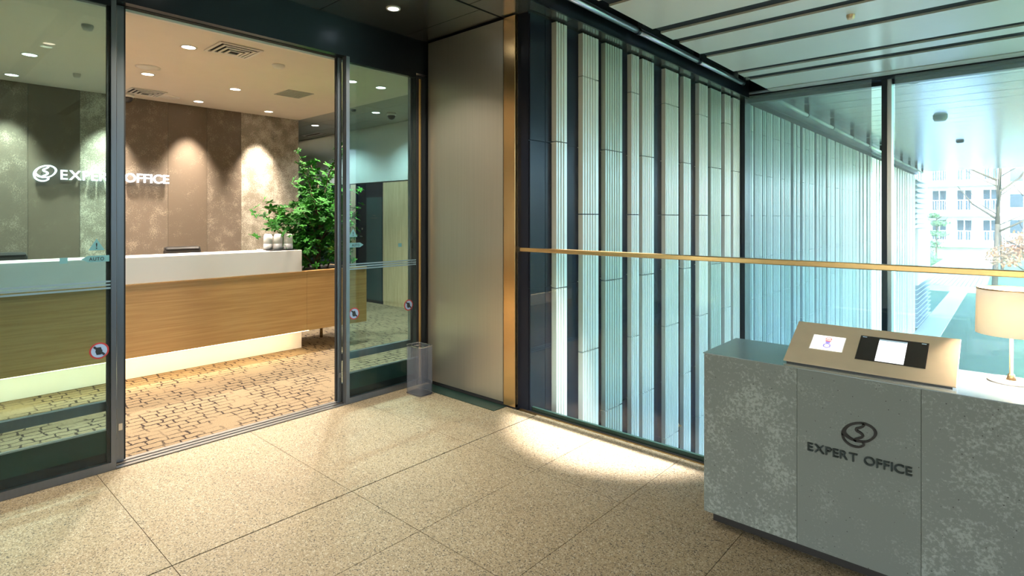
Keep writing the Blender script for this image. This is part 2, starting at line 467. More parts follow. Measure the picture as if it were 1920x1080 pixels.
# ================================================================== SETTING
XO, XI, XB = -3.863, -3.94, -8.28      # door frame plane, sliding leaf plane, sign wall
YP, YB, YC = 3.186, 3.235, 7.60        # pier face, balustrade, curtain wall
ZS = 3.0                               # soffit

# lobby floor: grout slab and stone tiles
fl = struct('floor', MB().box(XO - .02, 3.3, -3.5, 3.28, -.35, -.008), 'grout')
G = .0025
xj = [-3.86, -2.615, -2.05, -1.49, -.93, -.37, .19, .75, 1.31, 1.87, 2.43, 3.3]
yj = [-3.5, -2.6, -1.75, -.9, -.05, .80, 1.652, 2.50, YB - .035]
for i in range(len(xj) - 1):
    for j in range(len(yj) - 1):
        g = G * (1.6 if i <= 1 else .8)
        y1 = yj[j + 1]
        if i == 0 and j == len(yj) - 2: y1 = YP
        obj('tile', MB().box(xj[i] + (G * 1.6 if i in (0, 1) else .0015), xj[i + 1] - (G * 1.6 if i == 0 else .0015), yj[j] + .0015, y1 - .0015, -.02, 0), 'granite', fl)
struct('reflection_strip', MB().box(-3.80, -2.905, 3.045, 3.18, .0, .004), 'kick')  # dark green strip paints a reflection onto the floor before the pier
struct('floor.001', MB().box(-12.2, XO - .02, -2.2, 5.7, -.1, 0.0), 'carpet')
tr = struct('trim_2', MB().box(XI - .05, XI + .075, .88, 2.42, 0, .006), 'steel')
for k in range(2): obj('track_groove', MB().box(XI - .012 + k * .045, XI + .002 + k * .045, .9, 2.4, .006, .0075), 'plenum', tr)

# dark metal ceiling in front of the doors, and soffit over the fluted wall
dc = struct('ceiling', MB().box(-4.1, -2.56, -3.5, 7.6, 3.03, 3.06), 'plenum')
for x0, x1, ys in ((XO, -2.965, (-3.5, -1.1, .1, 1.3, 2.16, 2.955, 3.18)), (-2.945, -2.56, (-3.5, -1.1, .1, 1.3, 2.16, 2.83, 3.6, 4.4, 5.2, 6.0, 6.8, 7.58))):
    for a, b in zip(ys, ys[1:]):
        obj('ceiling_panel', MB().box(x0 + .002, x1 - .002, a + .003, b - .003, ZS, 3.03), 'darkceil', dc)
obj('soffit_edge', MB().box(-2.56, -2.545, -3.5, 7.58, ZS, 3.28), 'darkmetal', dc)
obj('recess_lining', MB().box(-2.545, -2.22, -3.5, 7.58, 3.27, 3.3), 'darkceil', dc)

# white slat ceiling over lobby and void
sl = struct('ceiling.001', MB().box(-2.255, 3.3, -3.5, 7.46, 3.052, 3.26), 'plenum')
slY = [(-3.4, -2.6), (-2.45, -1.9), (-1.75, -1.1), (-.95, -.6), (-.45, .3), (.45, .9), (1.05, 1.75), (1.9, 2.2), (2.35, 2.95), (3.08, 3.48), (3.622, 4.30), (4.446, 4.68), (4.812, 5.26), (5.415, 6.13), (6.263, 6.463), (6.638, 7.2), (7.247, 7.43)]
for a, b in slY: obj('ceiling_slat', MB().box(-2.26, 3.3, a, b, 3.035, 3.052), 'slat', sl)
obj('curtain_header', MB().box(-2.6, 3.3, 7.46, 7.6, 3.0, 3.24), 'darkmetal', sl)

# enclosing walls out of view, with windows added to light the lobby
struct('wall_right', MB().box(3.3, 3.45, -3.5, 3.2, -2.7, 3.26), 'lobbywall')
w4 = frame('added_window_side', (3.35, 3.4, 0))  # unseen glazing added to bring daylight onto the fluted wall
for a, b in ((3.2, 4.6), (4.65, 6.05), (6.1, 7.5)):
    obj('glass_pane', MB().box(3.35, 3.37, a, b, -2.7, 3.0), 'added_glass_side', w4)
    obj('mullion', MB().box(3.31, 3.42, b, b + .05, -2.7, 3.0), 'darkmetal', w4)
obj('top_rail', MB().box(3.3, 3.45, 3.2, 7.6, 3.0, 3.26), 'darkmetal', w4)
struct('wall_back', MB().box(-4.1, -2.0, -3.65, -3.5, 0, 3.26), 'lobbywall')
w5 = frame('added_window_back', (.7, -3.57, 0))  # unseen glazing added behind the camera to daylight the lobby
for a, b in ((-2.0, -.3), (-.25, 1.5), (1.55, 3.3)):
    obj('glass_pane', MB().box(a, b, -3.58, -3.56, .1, 3.0), 'added_glass_back', w5)
    obj('mullion', MB().box(b, b + .05, -3.64, -3.5, .1, 3.0), 'darkmetal', w5)
obj('sill', MB().box(-2.0, 3.45, -3.65, -3.5, -.35, .1), 'darkmetal', w5)
obj('top_rail', MB().box(-2.0, 3.45, -3.65, -3.5, 3.0, 3.26), 'darkmetal', w5)
struct('wall_reception_side', MB().box(-12.2, XO, -2.35, -2.2, 0, 3.05), 'whitewall')

# door head
struct('trim_3', MB().box(XO - .06, XO, -2.3, YP + .02, 2.707, 3.03), 'darkmetal')
hd = struct('trim_4', MB().box(XI - .05, XI + .016, -2.3, YP, 2.719, 2.95), 'white')
obj('track_rail', MB().box(XI - .03, XI + .014, -2.3, YP, 2.704, 2.719), 'plenum', hd)
obj('head_strip', MB().box(XI - .06, XI - .03, -2.3, YP, 2.688, 2.719), 'white', hd)

# pier: bronze panel, brass post, side return
pr = struct('wall_pier', MB().box(-4.0, -2.945, YP + .03, 4.25, 0, 2.985), 'darkmetal')
obj('pier_panel', MB().box(-3.835, -2.94, YP, YP + .03, .03, 2.982), 'bronze', pr)
obj('base_gap', MB().box(-3.835, -2.815, YP + .006, YP + .03, 0, .03), 'plenum', pr)
obj('corner_post', MB().box(-2.933, -2.815, YP - .002, YP + .03, .012, 2.99, .002), 'gold', pr)
obj('side_return', MB().box(-2.945, -2.815, YP + .03, 3.40, 0, 2.99), 'steel', pr)
obj('post_joint', MB().box(-2.94, -2.933, YP + .004, YP + .03, .03, 2.985), 'plenum', pr)
struct('wall_pier_back', MB().box(-2.945, -2.72, 3.40, 3.44, -2.7, 3.0), 'darkmetal')

# ---- fluted wall of the void, running out beyond the curtain wall
XF, XD = -2.655, -2.70
wa = struct('wall_atrium', MB().box(-2.95, XD - .012, 3.22, 25.0, -2.7, 3.06), 'darkpanel')
def fluted(y0, y1, cls, mat, pitch=.038):
    cuts = [-2.7, -1.39, -.24, .90, 2.047, 2.985] if cls == 'A' else [-2.7, -1.96, -.815, .335, 1.48, 2.625, 2.985]
    n = max(3, round((y1 - y0) / pitch)); p = (y1 - y0) / n; d = .017
    out = [(XD - .012, y0), (XF, y0)]
    for i in range(n):
        a = y0 + i * p
        out += [(XF, a + .45 * p), (XF - d, a + .55 * p), (XF - d, a + .85 * p), (XF, a + .97 * p)]
    out[-3:] = [(XF, y1)]
    out += [(XD - .012, y1)]
    for a, b in zip(cuts, cuts[1:]):
        obj('fluted_panel', MB().poly(out, a + .004, b - .004), mat, wa)
pil = [(3.492, 3.629, 'A', 0), (3.852, 4.084, 'B', 0), (4.198, 4.476, 'A', 1), (4.647, 4.783, 'B', 0), (4.855, 5.08, 'A', 0), (5.332, 5.626, 'B', 0), (5.756, 5.93, 'A', 0), (6.156, 6.394, 'B', 0), (6.487, 6.794, 'A', 1), (6.912, 7.105, 'B', 0), (7.195, 7.419, 'A', 0)]
for y0, y1, c, g in pil: fluted(y0, y1, c, 'flute2' if g else 'flute')
y, k = 7.70, 1
while y < 24.6:
    w = random.choice((.14, .19, .23, .28, .31)); 
    fluted(y, min(y + w, 24.95), 'AB'[k % 2], 'flute2' if k % 4 == 3 else 'flute', .06); k += 1
    y += w + random.choice((.05, .07, .1, .17))
gaps = [(3.225, 3.405), (3.41, 3.487)] + [(a[1] + .002, b[0] - .002) for a, b in zip(pil, pil[1:])]
for a, b in gaps:
    for z0, z1 in ((-2.7, -1.39), (-1.39, -.24), (-.24, .92), (.92, 2.035), (2.035, 2.985)):
        obj('dark_panel', MB().box(XD - .012, XD, a, b, z0 + .003, z1 - .003), 'darkpanel', wa)

# ---- curtain wall
cw = frame('window_1', (0, YC, 0))
for a, b in ((-2.60, -1.105), (-1.015, .56), (.65, 2.2), (2.29, 3.3)):
    obj('glass_pane', MB().box(a, b, YC - .012, YC + .012, -2.7, 3.0), 'glass_curtain', cw)
for x in (-1.105, .56, 2.2): obj('mullion', MB().box(x, x + .052, 7.47, 7.66, -2.7, 3.03), 'darkmetal', cw)
for x in (-1.053, .612, 2.252): obj('mullion_cap', MB().box(x, x + .038, 7.50, 7.66, -2.7, 3.03), 'steel', cw)
obj('end_frame', MB().box(-2.66, -2.6, 7.45, 7.66, -2.7, 3.03), 'darkmetal', cw)
obj('top_rail', MB().box(-2.6, 3.3, 7.57, 7.66, 2.955, 3.24), 'darkmetal', cw)

# ---- void floor, garden, outside soffit
struct('ground', MB().box(-120, 120, -120, 190, -3.1, -2.7), 'lawn')
struct('floor.002', MB().box(-2.95, 3.45, 2.2, 7.62, -2.7, -2.68), 'path')  # unseen pale slab added to bounce daylight up the fluted wall
struct('wall_below', MB().box(-2.95, 3.45, 2.1, 2.2, -2.7, -.35), 'lobbywall')
struct('path', MB().box(-2.65, -1.9, 7.7, 62, -2.7, -2.66), 'path')
so = struct('ceiling.002', MB().box(-2.58, 4.0, 7.66, 27.5, 3.32, 9), 'lobbywall')  # unseen mass above the planks, added to shade the garden
yy = 7.68
while yy < 27.3:
    obj('soffit_plank', MB().box(-2.58, 4.0, yy, min(yy + .6, 27.5) - .02, 3.28, 3.32), 'soffit', so); yy += .6
obj('soffit_edge', MB().box(-2.95, -2.58, 7.66, 25, 3.02, 3.4), 'darkmetal', so)
struct('added_roof_mass', MB().box(-14, 5.5, -8.5, 7.66, 3.4, 9), 'lobbywall')  # unseen roof mass added to keep direct sun out of the lobby

# ---- doors
def sash_part(name, mat, y0, y1, z0, z1, x0, x1, par, bev=0): return obj(name, MB().box(x0, x1, y0, y1, z0, z1, bev), mat, par)
def disc(mb, x, y, z, r, t=.0012, n=20):
    mb.poly([(y + r * math.cos(2 * PI * i / n), z + r * math.sin(2 * PI * i / n)) for i in range(n)], x, x + t, 'x'); return mb
def no_touch(par, x, y, z):
    s = obj('no_touch_sticker', disc(MB(), x, y, z, .047), 'sticker_red', par)
    mb = MB(); disc(mb, x + .0012, y, z, .038, .0006); obj('sticker_face', mb, 'sticker_blue', s)
    mb = MB()
    mb.poly([(y - .012, z - .022), (y + .01, z - .022), (y + .016, z + .004), (y + .012, z + .004), (y + .008, z + .02), (y - .014, z + .02), (y - .018, z - .004)], x + .0018, x + .0024, 'x')
    c = .7071
    mb.poly([(y - .036 * c - .004, z + .036 * c - .004), (y - .036 * c + .004, z + .036 * c + .004), (y + .036 * c + .004, z - .036 * c + .004), (y + .036 * c - .004, z - .036 * c - .004)], x + .0024, x + .003, 'x')
    obj('hand_mark', mb, 'sticker_ink', s)
def auto_arrow(par, x, y, z, left):
    s = -1 if left else 1
    pts = [(y - s * .06, z - .018), (y + s * .04, z - .018), (y + s * .07, z), (y + s * .04, z + .018), (y - s * .06, z + .018)]
    if left: pts = pts[::-1]
    a = obj('auto_sticker', MB().poly(pts, x, x + .001, 'x'), 'sticker', par)
    letters('AUTO', .07, .02, .0008, facing((x + .0016, y - .035 - (.0 if left else .0), z - .01), (0, 1, 0), (1, 0, 0)), 'sticker_ink', a, 'letter')
def warn(par, x, y, z):
    a = obj('warning_sticker', MB().poly([(y - .038, z - .03), (y + .038, z - .03), (y, z + .036)], x, x + .001, 'x'), 'sticker', par)
    letters('!', .007, .034, .0008, facing((x + .0016, y - .0035, z - .021), (0, 1, 0), (1, 0, 0)), 'sticker_ink', a, 'letter')

def fixed_pane(name, y0, y1, stile_at):
    w = frame(name, (XO, (y0 + y1) / 2, 0))
    obj('floor_channel', MB().box(XO - .05, XO + .004, y0, y1, 0, .045), 'stile', w)
    obj('kick_plate', MB().box(XO - .042, XO - .022, y0, y1, .1, .228), 'kick', w)
    obj('kick_cap', MB().box(XO - .044, XO - .020, y0, y1, .228, .235), 'steel', w)
    obj('channel_gap', MB().box(XO - .04, XO - .03, y0, y1, .045, .1), 'plenum', w)
    obj('glass_pane', MB().box(XO - .012, XO - .002, y0 + .001, y1 - .001, .046, 2.668), 'glass_door', w)
    for k in range(3): obj('glass_stripe', MB().box(XO - .002, XO - .0005, y0, y1, 1.043 + k * .019, 1.053 + k * .019), 'film', w)
    obj('head_rail', MB().box(XO - .05, XO, y0, y1, 2.668, 2.707), 'darkmetal', w)
    s0, s1 = stile_at
    obj('stile', MB().box(XO - .05, XO + .004, s0, s1, 0, 2.707), 'stile', w)
    return w
w2 = fixed_pane('window_2', -2.2, .868, (.868, .893))
obj('edge_seal', MB().box(XO - .03, XO - .01, .85, .868, .045, 2.668), 'plenum', w2)
w3 = fixed_pane('window_3', 2.419, 3.075, (2.39, 2.419))
obj('jamb', MB().box(XO - .05, XO + .004, 3.075, 3.10, 0, 2.68), 'plenum', w3)
obj('jamb_strip', MB().box(XO - .02, XO + .006, 3.10, 3.125, .03, 2.66), 'gold', w3)
obj('wall_jamb', MB().box(XO - .06, XO + .012, 3.125, YP, 0, 2.68), 'darkmetal', w3)
no_touch(w2, XO, .812, .697); no_touch(w3, XO, 2.461, .698); no_touch(w3, XO, 2.993, .703)
warn(w2, XO, .80, 1.297); auto_arrow(w2, XO, .80, 1.219, True)
obj('square_sticker', MB().box(XO, XO + .001, .635, .67, 1.20, 1.232), 'sticker', w2)
warn(w3, XO, 2.452, 1.33); auto_arrow(w3, XO, 2.475, 1.236, False)
obj('dot_sticker', MB().box(XO, XO + .001, 2.885, 2.92, 1.205, 1.235), 'sticker', w3)

def leaf(name, y0, y1, lead):
    d = frame(name, (XI, (y0 + y1) / 2, 0))
    a, b = (y1 - .035, y1) if lead > 0 else (y0, y0 + .035)
    obj('stile', MB().box(XI - .018, XI + .018, a, b, .012, 2.70), 'stile', d)
    obj('leading_seal', MB().box(XI - .01, XI + .01, b if lead > 0 else a - .01, b + .01 if lead > 0 else a, .02, 2.70), 'plenum', d)
    c, e = (y0, y0 + .06) if lead > 0 else (y1 - .06, y1)
    obj('rear_stile', MB().box(XI - .018, XI + .018, c, e, .012, 2.70), 'stile', d)
    u, v = (c + .06, a) if lead > 0 else (b, c)
    obj('bottom_rail', MB().box(XI - .018, XI + .018, u, v, .012, .15), 'stile', d)
    obj('mid_rail', MB().box(XI - .018, XI + .018, u, v, .33, .385), 'stile', d)
    obj('glass_pane', MB().box(XI - .005, XI + .005, u, v, .385, 2.70), 'glass_door', d)
    obj('lower_glass_pane', MB().box(XI - .005, XI + .005, u, v, .15, .33), 'glass_door', d)
    obj('lock', MB().box(XI + .018, XI + .022, a + .008, b - .008, .2, .24), 'chrome', d)
    return d
leaf('door_1', -1.0, .945, 1)
dr = leaf('door_2', 2.352, 3.12, -1)
sw = obj('switch_plate', MB().box(XI + .018, XI + .024, 3.072, 3.1, 1.185, 1.255), 'black', dr)
for z in (1.207, 1.233): obj('button', disc(MB(), XI + .024, 3.086, z, .008, .003, 10), 'chrome', sw)

# ---- reception room
sw_ = struct('wall_sign_side', MB().box(XB - .12, XB - .02, -2.2, 4.285, 0, 2.99), 'darkmetal')
pj = [-2.2, -1.76, -1.29, -.82, -.35, .12, .6, 1.079, 1.553, 2.01, 2.485, 2.963, 3.421, 3.897, 4.29]
pm = ['wallbrown', 'walllight', 'wallmid', 'wallbrown', 'wallmid', 'walllight', 'wallmid', 'wallbrown', 'walllight', 'wallmid', 'wallbrown', 'wallmid', 'walllight', 'walllight']
for a, b, m in zip(pj, pj[1:], pm): obj('wall_panel', MB().box(XB - .02, XB, a + .0015, b - .0015, 0, 2.975), m, sw_)
struct('ceiling.003', MB().box(XB - .15, XI - .05, -2.2, 4.29, 2.966, 3.05), 'beigeceil')
gc = struct('ceiling.004', MB().box(-12.2, -3.9, 4.29, 5.7, 3.03, 3.06), 'plenum')
xx = -12.1
while xx < -4:
    for a, b in ((4.29, 4.72), (4.72, 5.15), (5.15, 5.57)): obj('ceiling_tile', MB().box(xx + .003, xx + .897, a + .003, b - .003, 3.0, 3.03), 'greytile', gc)
    xx += .9
YW = 5.56
wf = struct('wall_far', MB().box(-12.2, -3.9, YW + .03, YW + .15, 0, 3.05), 'whitewall')
obj('upper_panel', MB().box(-12.2, -3.9, YW, YW + .03, 2.06, 3.0), 'whitewall', wf)
obj('panel_shadow_gap', MB().box(-12.2, -3.9, YW + .01, YW + .03, 2.04, 2.06), 'plenum', wf)
xs = -7.865
while xs < -4:
    obj('wood_panel', MB().box(xs + .002, min(xs + .9, -3.9) - .002, YW, YW + .03, .06, 2.04), 'panelwood', wf); xs += .9
obj('wood_panel', MB().box(-8.84, -8.69, YW, YW + .03, .06, 2.04), 'panelwood', wf)
obj('skirting', MB().box(-7.865, -3.9, YW + .008, YW + .03, 0, .06), 'panelwood', wf)
obj('dark_glass_panel', MB().box(-12.1, -8.845, YW + .005, YW + .03, 0, 2.04), 'frostglass', wf)
d3 = frame('door_3', (-8.28, YW, 0))
obj('door_frame', MB().box(-8.69, -7.868, YW + .012, YW + .03, 0, 2.04), 'darkpanel', d3)
obj('glass_pane', MB().box(-8.345, -7.9, YW + .004, YW + .012, .05, 1.80), 'frostglass', d3)
hnd = obj('handle', MB().box(-8.50, -8.42, YW - .03, YW + .012, 1.12, 1.14), 'chrome', d3)
obj('lock', MB().tube((-8.46, YW + .012, 1.26), (-8.46, YW - .01, 1.26), .018), 'chrome', d3)
obj('door_plate', MB().box(-8.22, -8.02, YW + .001, YW + .004, 1.44, 1.455), 'black', d3)
obj('door_plate', MB().box(-8.16, -8.08, YW + .001, YW + .004, 1.48, 1.5), 'black', d3)
struct('wall_corridor_end', MB().box(-12.35, -12.2, -2.2, 5.7, 0, 3.05), 'whitewall')

# ================================================================== LAMPS IN THE CEILINGS
WARM, COOL = (1, .87, .71), (.93, 1, .96)
def downlight(x, y, z, label, power, col, size, lens='lens', target=None, r=.055, group='recessed downlights', blend=.6):
    t = thing('downlight', label, 'downlight', (x, y, z), group)
    mb = MB(); mb.lathe(x, y, [(r + .012, z), (r + .012, z - .006), (r, z - .006), (r, z - .001)], 20, False); obj('trim_ring', mb, 'white' if lens != 'lens_dark' else 'black', t)
    mb = MB(); mb.lathe(x, y, [(r, z - .002), (.001, z - .0025)], 20, False); obj('lens', mb, 'lens' if lens == 'lens_dark' else lens, t)
    spot(t, (x, y, z - .02), target or (x, y, 0), power, col, size, blend)
    return t
zc = 2.966
rec = [(-5.455, 1.80, 'warm downlight beside the square air diffuser near the door head'), (-6.80, 1.85, 'warm downlight just behind the round ceiling speaker'),
       (-6.83, 2.755, 'warm downlight in mid ceiling between diffuser and sign wall'), (-7.905, 2.725, 'warm downlight grazing the brown panel right of the sign'),
       (-7.91, 3.65, 'warm downlight grazing the silver flecked panel by the corridor'), (-6.805, .90, 'warm downlight seen through left fixed glass, nearer the door'),
       (-7.907, .90, 'warm downlight seen through left fixed glass, close to the sign wall'), (-7.907, 1.81, 'warm downlight above the glowing wall sign'),
       (-5.48, 3.46, 'warm downlight at the left edge of the right fixed glass'), (-5.484, 3.85, 'warm downlight in the right fixed glass next to the grey ceiling'),
       (-5.45, .0, 'warm downlight over the counter beyond the left edge'), (-7.907, -.1, 'warm downlight by the sign wall beyond the left edge'), (-6.8, -.9, 'warm downlight deep left over the counter')]
for x, y, lb in rec:
    if x < -7.5: downlight(x, y, zc, lb, 560, WARM, 50, target=(XB, y, 1.75), blend=1.)
    else: downlight(x, y, zc, lb, 210, WARM, 130)
downlight(-8.72, 4.81, 3.0, 'cool white downlight in grey tiles above the plant', 90, COOL, 140, 'lens_cool')
downlight(-6.99, 4.82, 3.0, 'cool white downlight in grey tiles beside the dome camera', 90, COOL, 140, 'lens_cool')
downlight(-5.3, 4.8, 3.0, 'cool white downlight in grey tiles hidden behind the pier', 90, COOL, 140, 'lens_cool')
downlight(-3.42, 2.51, ZS, 'small cool downlight in the dark metal ceiling before the doors', 130, (1, .9, .74), 110, 'lens_cool', r=.04)
downlight(-3.42, 1.2, ZS, 'downlight in the dark metal ceiling over the doorway', 190, (1, .86, .64), 95, 'lens', r=.04)
downlight(-3.42, -.1, ZS, 'downlight in the dark metal ceiling left of the doorway', 90, (1, .86, .64), 90, 'lens', r=.04)
downlight(-2.1, 3.38, 3.035, 'warm downlight in the slat ceiling above the railing corner', 2400, (1, .92, .84), 34, 'lens', target=(-2.05, 3.46, 0), r=.045)
downlight(-1.2, 1.0, 3.035, 'warm downlight added out of view in the slat ceiling above the lobby floor', 10, (1, .84, .62), 120, 'lens', r=.045)  # added lamp out of view, weak warm fill for the floor

# ---- ceiling fittings of the reception
def diffuser(x0, x1, y0, y1, label):
    t = thing('air_diffuser', label, 'vent', ((x0 + x1) / 2, (y0 + y1) / 2, zc))
    cx, cy = (x0 + x1) / 2, (y0 + y1) / 2; hx, hy = (x1 - x0) / 2, (y1 - y0) / 2
    obj('backing', MB().box(x0 + .03, x1 - .03, y0 + .03, y1 - .03, zc - .002, zc), 'plenum', t)
    for k, (f0, f1, z0) in enumerate(((1, .88, .012), (.76, .66, .018), (.54, .44, .024), (.32, .22, .03))):
        mb = MB()
        for sx, sy in ((1, 0), (-1, 0), (0, 1), (0, -1)):
            if sx: mb.box(cx + sx * hx * f1, cx + sx * hx * f0, cy - hy * f0, cy + hy * f0, zc - z0, zc - z0 + .008)
            else: mb.box(cx - hx * f1, cx + hx * f1, cy + sy * hy * f1, cy + sy * hy * f0, zc - z0, zc - z0 + .008)
        obj('frame' if k == 0 else 'vane', mb, 'white', t)
diffuser(-5.44, -5.06, 1.92, 2.29, 'square louvred air diffuser in beige ceiling near the door head')
diffuser(-7.98, -7.6, 1.91, 2.28, 'square louvred air diffuser in beige ceiling by the sign wall')
t = thing('return_grille', 'flat grey return air grille in beige ceiling near the plant', 'vent', (-6.56, 3.34, zc))
obj('frame', MB().box(-6.75, -6.37, 3.18, 3.5, zc - .006, zc), 'greytile', t)
for k in range(9): obj('slat', MB().box(-6.73 + k * .04, -6.715 + k * .04, 3.2, 3.48, zc - .01, zc - .006), 'greytile', t)
t = thing('linear_vent', 'long white slot vent in grey ceiling above the plant', 'vent', (-9.7, 5.3, 3.0))
obj('frame', MB().box(-10.0, -9.4, 5.22, 5.38, 2.992, 3.0), 'white', t); obj('slot', MB().box(-9.95, -9.45, 5.28, 5.32, 2.990, 2.992), 'plenum', t)
def round_fit(name, x, y, z, r, label, cat, mat='white', h=.03):
    o = obj(name, MB().lathe(x, y, [(r, z), (r, z - h * .4), (r * .75, z - h), (.001, z - h)], 24, False), mat, loc=(x, y, z)); tag(o, label, cat); return o
round_fit('ceiling_speaker', -6.49, 1.77, zc, .11, 'round white ceiling speaker in front of a downlight', 'speaker', h=.012)
round_fit('ceiling_speaker', -7.90, 2.39, zc, .11, 'round white ceiling speaker right of the far air diffuser', 'speaker', h=.012)
round_fit('smoke_detector', -5.437, 2.607, zc, .06, 'small round smoke detector right of the near air diffuser', 'detector')
round_fit('sprinkler_head', -5.43, 1.066, zc, .04, 'small sprinkler head behind left glass near the top', 'sprinkler', 'greyware', .04)
round_fit('sprinkler_head', -7.34, 1.35, zc, .035, 'small sprinkler head behind left glass near the sign wall', 'sprinkler', 'greyware', .04)
round_fit('sprinkler_head', -7.03, 4.47, 3.0, .035, 'small sprinkler head in grey tiles seen through right glass', 'sprinkler', 'black', .03)
round_fit('sprinkler_head', -.947, 5.03, 3.035, .03, 'small sprinkler head in the white slat ceiling', 'sprinkler', 'brasspole', .035)
def dome(x, y, z, label):
    t = thing('dome_camera', label, 'camera', (x, y, z))
    obj('mount', MB().lathe(x, y, [(.07, z), (.07, z - .03), (.06, z - .04)], 20), 'white', t)
    obj('dome', MB().lathe(x, y, [(.058, z - .04), (.055, z - .06), (.04, z - .085), (.015, z - .097), (.002, z - .098)], 20), 'black', t)
dome(-8.1, 1.99, zc, 'white dome camera partly hidden behind the leading door stile'); dome(-6.86, 5.0, 3.0, 'black dome camera in the grey ceiling seen through right glass')
round_fit('soffit_detector', -.984, 12.7, 3.28, .11, 'larger round detector under the outside soffit', 'detector', 'greyware', .08)
round_fit('soffit_detector', -.998, 9.2, 3.28, .06, 'flat round detector under the outside soffit, nearest the glass', 'detector', 'greyware', .03)
round_fit('soffit_detector', -.943, 17.0, 3.28, .08, 'small round detector under the outside soffit, farthest out', 'detector', 'black', .05)

# ---- rail pipe with brackets along the soffit, inside and outside
def pipe(y0, y1, n, label, pm_='steel'):
    t = thing('soffit_pipe', label, 'pipe', (-2.47, y0, 3.1))
    st = (y1 - y0) / n
    for k in range(n):
        obj('pipe_length', MB().tube((-2.47, y0 + k * st + .012, 3.1), (-2.47, y0 + (k + 1) * st - .012, 3.1), .028, n=14), pm_, t)
        obj('pipe_joint', MB().tube((-2.47, y0 + (k + 1) * st - .03, 3.1), (-2.47, y0 + (k + 1) * st + .012, 3.1), .034, n=14), 'darkmetal', t)
        obj('bracket', MB().box(-2.5, -2.44, y0 + (k + 1) * st - .06, y0 + (k + 1) * st + .02, 3.12, 3.27), 'plenum', t)
pipe(.6, 7.0, 5, 'grey steel pipe on brackets along the soffit inside the window')
pipe(8.2, 25.2, 10, 'white steel pipe on brackets along the soffit outside the window', 'white')

# ================================================================== BALUSTRADE
t = thing('glass_balustrade', 'glass balustrade with bronze handrail between lobby floor and void', 'balustrade', (.2, YB, 0))
gx = [-2.79, -1.05, .7, 2.4, 3.3]
for a, b in zip(gx, gx[1:]): obj('glass_pane', MB().box(a + .004, b - .004, YB - .007, YB + .007, .01, 1.195), 'glass_rail', t)
obj('handrail', MB().box(-2.795, 3.3, YB - .022, YB + .022, 1.195, 1.225, .004), 'gold', t)
obj('handrail_socket', MB().box(-2.815, -2.795, YB - .025, YB + .025, 1.19, 1.23), 'black', t)
obj('base_shoe', MB().box(-2.79, 3.3, YB + .009, YB + .03, -.05, .03), 'kick', t)
obj('base_shoe_front', MB().box(-2.79, 3.3, YB - .02, YB - .009, -.02, .008), 'black', t)
obj('floor_trim', MB().box(-2.79, 3.3, YB - .034, YB - .022, -.02, .004), 'gold', t)
obj('edge_channel', MB().box(-2.815, -2.792, YB - .012, YB + .012, 0, 1.19), 'steel', t)

# ---- roller blinds
def blind(x0, x1, label):
    t = thing('roller_blind', label, 'blind', ((x0 + x1) / 2, 7.44, 3.035))
    obj('screen', MB().box(x0, x1, 7.438, 7.4395, -2.2, 3.02), 'blind', t)
    obj('roller', MB().tube((x0, 7.452, 3.06), (x1, 7.452, 3.06), .018), 'greyware', t)
    obj('bottom_bar', MB().box(x0, x1, 7.434, 7.444, -2.23, -2.2), 'greyware', t)
blind(-2.595, -1.196, 'sheer grey roller blind left of the dark mullion')
blind(-.975, .47, 'sheer grey roller blind right of the dark mullion')

# ================================================================== RECEPTION FURNITURE
XW = -5.61
t = thing('reception_counter', 'long oak reception counter with white top block and glowing foot', 'counter', (-5.9, 1.5, 0))
for a, b in ((-1.9, 1.3), (1.3, 3.0), (3.0, 3.74)): obj('front_panel', MB().box(XW - .025, XW, a + .0012, b - .0012, .25, .872), 'counterwood', t)
obj('end_panel', MB().box(-6.4, XW - .025, 3.715, 3.74, .25, .872), 'counterwood', t)
obj('ledge', MB().box(-6.42, XW + .004, -1.9, 2.95, .872, .882), 'counterwood', t)
obj('planter_rim', MB().box(-5.68, XW + .004, 2.95, 3.742, .872, .884), 'counterwood', t)
obj('planter_box', MB().box(-6.38, -5.66, 2.96, 3.71, .3, .86), 'soil', t)
obj('white_block', MB().box(-5.98, XW - .006, -1.9, 2.947, .883, 1.11, .003), 'whitetop', t)
obj('work_top', MB().box(-6.5, -5.98, -1.9, 2.9, .74, .77), 'whitetop', t)
obj('base', MB().box(-6.45, -5.935, -1.9, 3.11, 0, .25), 'whitetop', t)
obj('underside', MB().box(-6.45, XW - .025, -1.9, 3.715, .25, .262), 'whitetop', t)
obj('light_strip', MB().box(-5.70, -5.66, -1.9, 3.05, .238, .25), 'led', t)
obj('leg', MB().tube((-6.27, 3.54, 0), (-6.27, 3.54, .25), .018, n=12), 'gold', t)
obj('leg', MB().tube((-6.27, 3.2, 0), (-6.27, 3.2, .25), .018, n=12), 'gold', t)

# glowing sign on the wall
t = thing('wall_sign', 'glowing white logo and lettering sign on the brown wall', 'sign', (XB, 1.9, 1.95))
mt = facing((XB + .05, 1.363, 1.897), (0, 1, 0), (1, 0, 0))
letters('EXPERT OFFICE', 1.116, .115, .03, facing((XB + .05, 1.363, 1.897), (0, 1, 0), (1, 0, 0)), 'signlight', t)
emblem(facing((XB + .035, 1.226, 1.965), (0, 1, 0), (1, 0, 0)) @ Matrix.Diagonal((.98, 1.02, 1, 1)), .175, .03, 'signlight', t, 1.1)
for y, z in ((1.2, 1.96), (1.5, 1.95), (2.2, 1.96)): obj('standoff', MB().tube((XB, y, z), (XB + .036, y, z), .006), 'black', t)

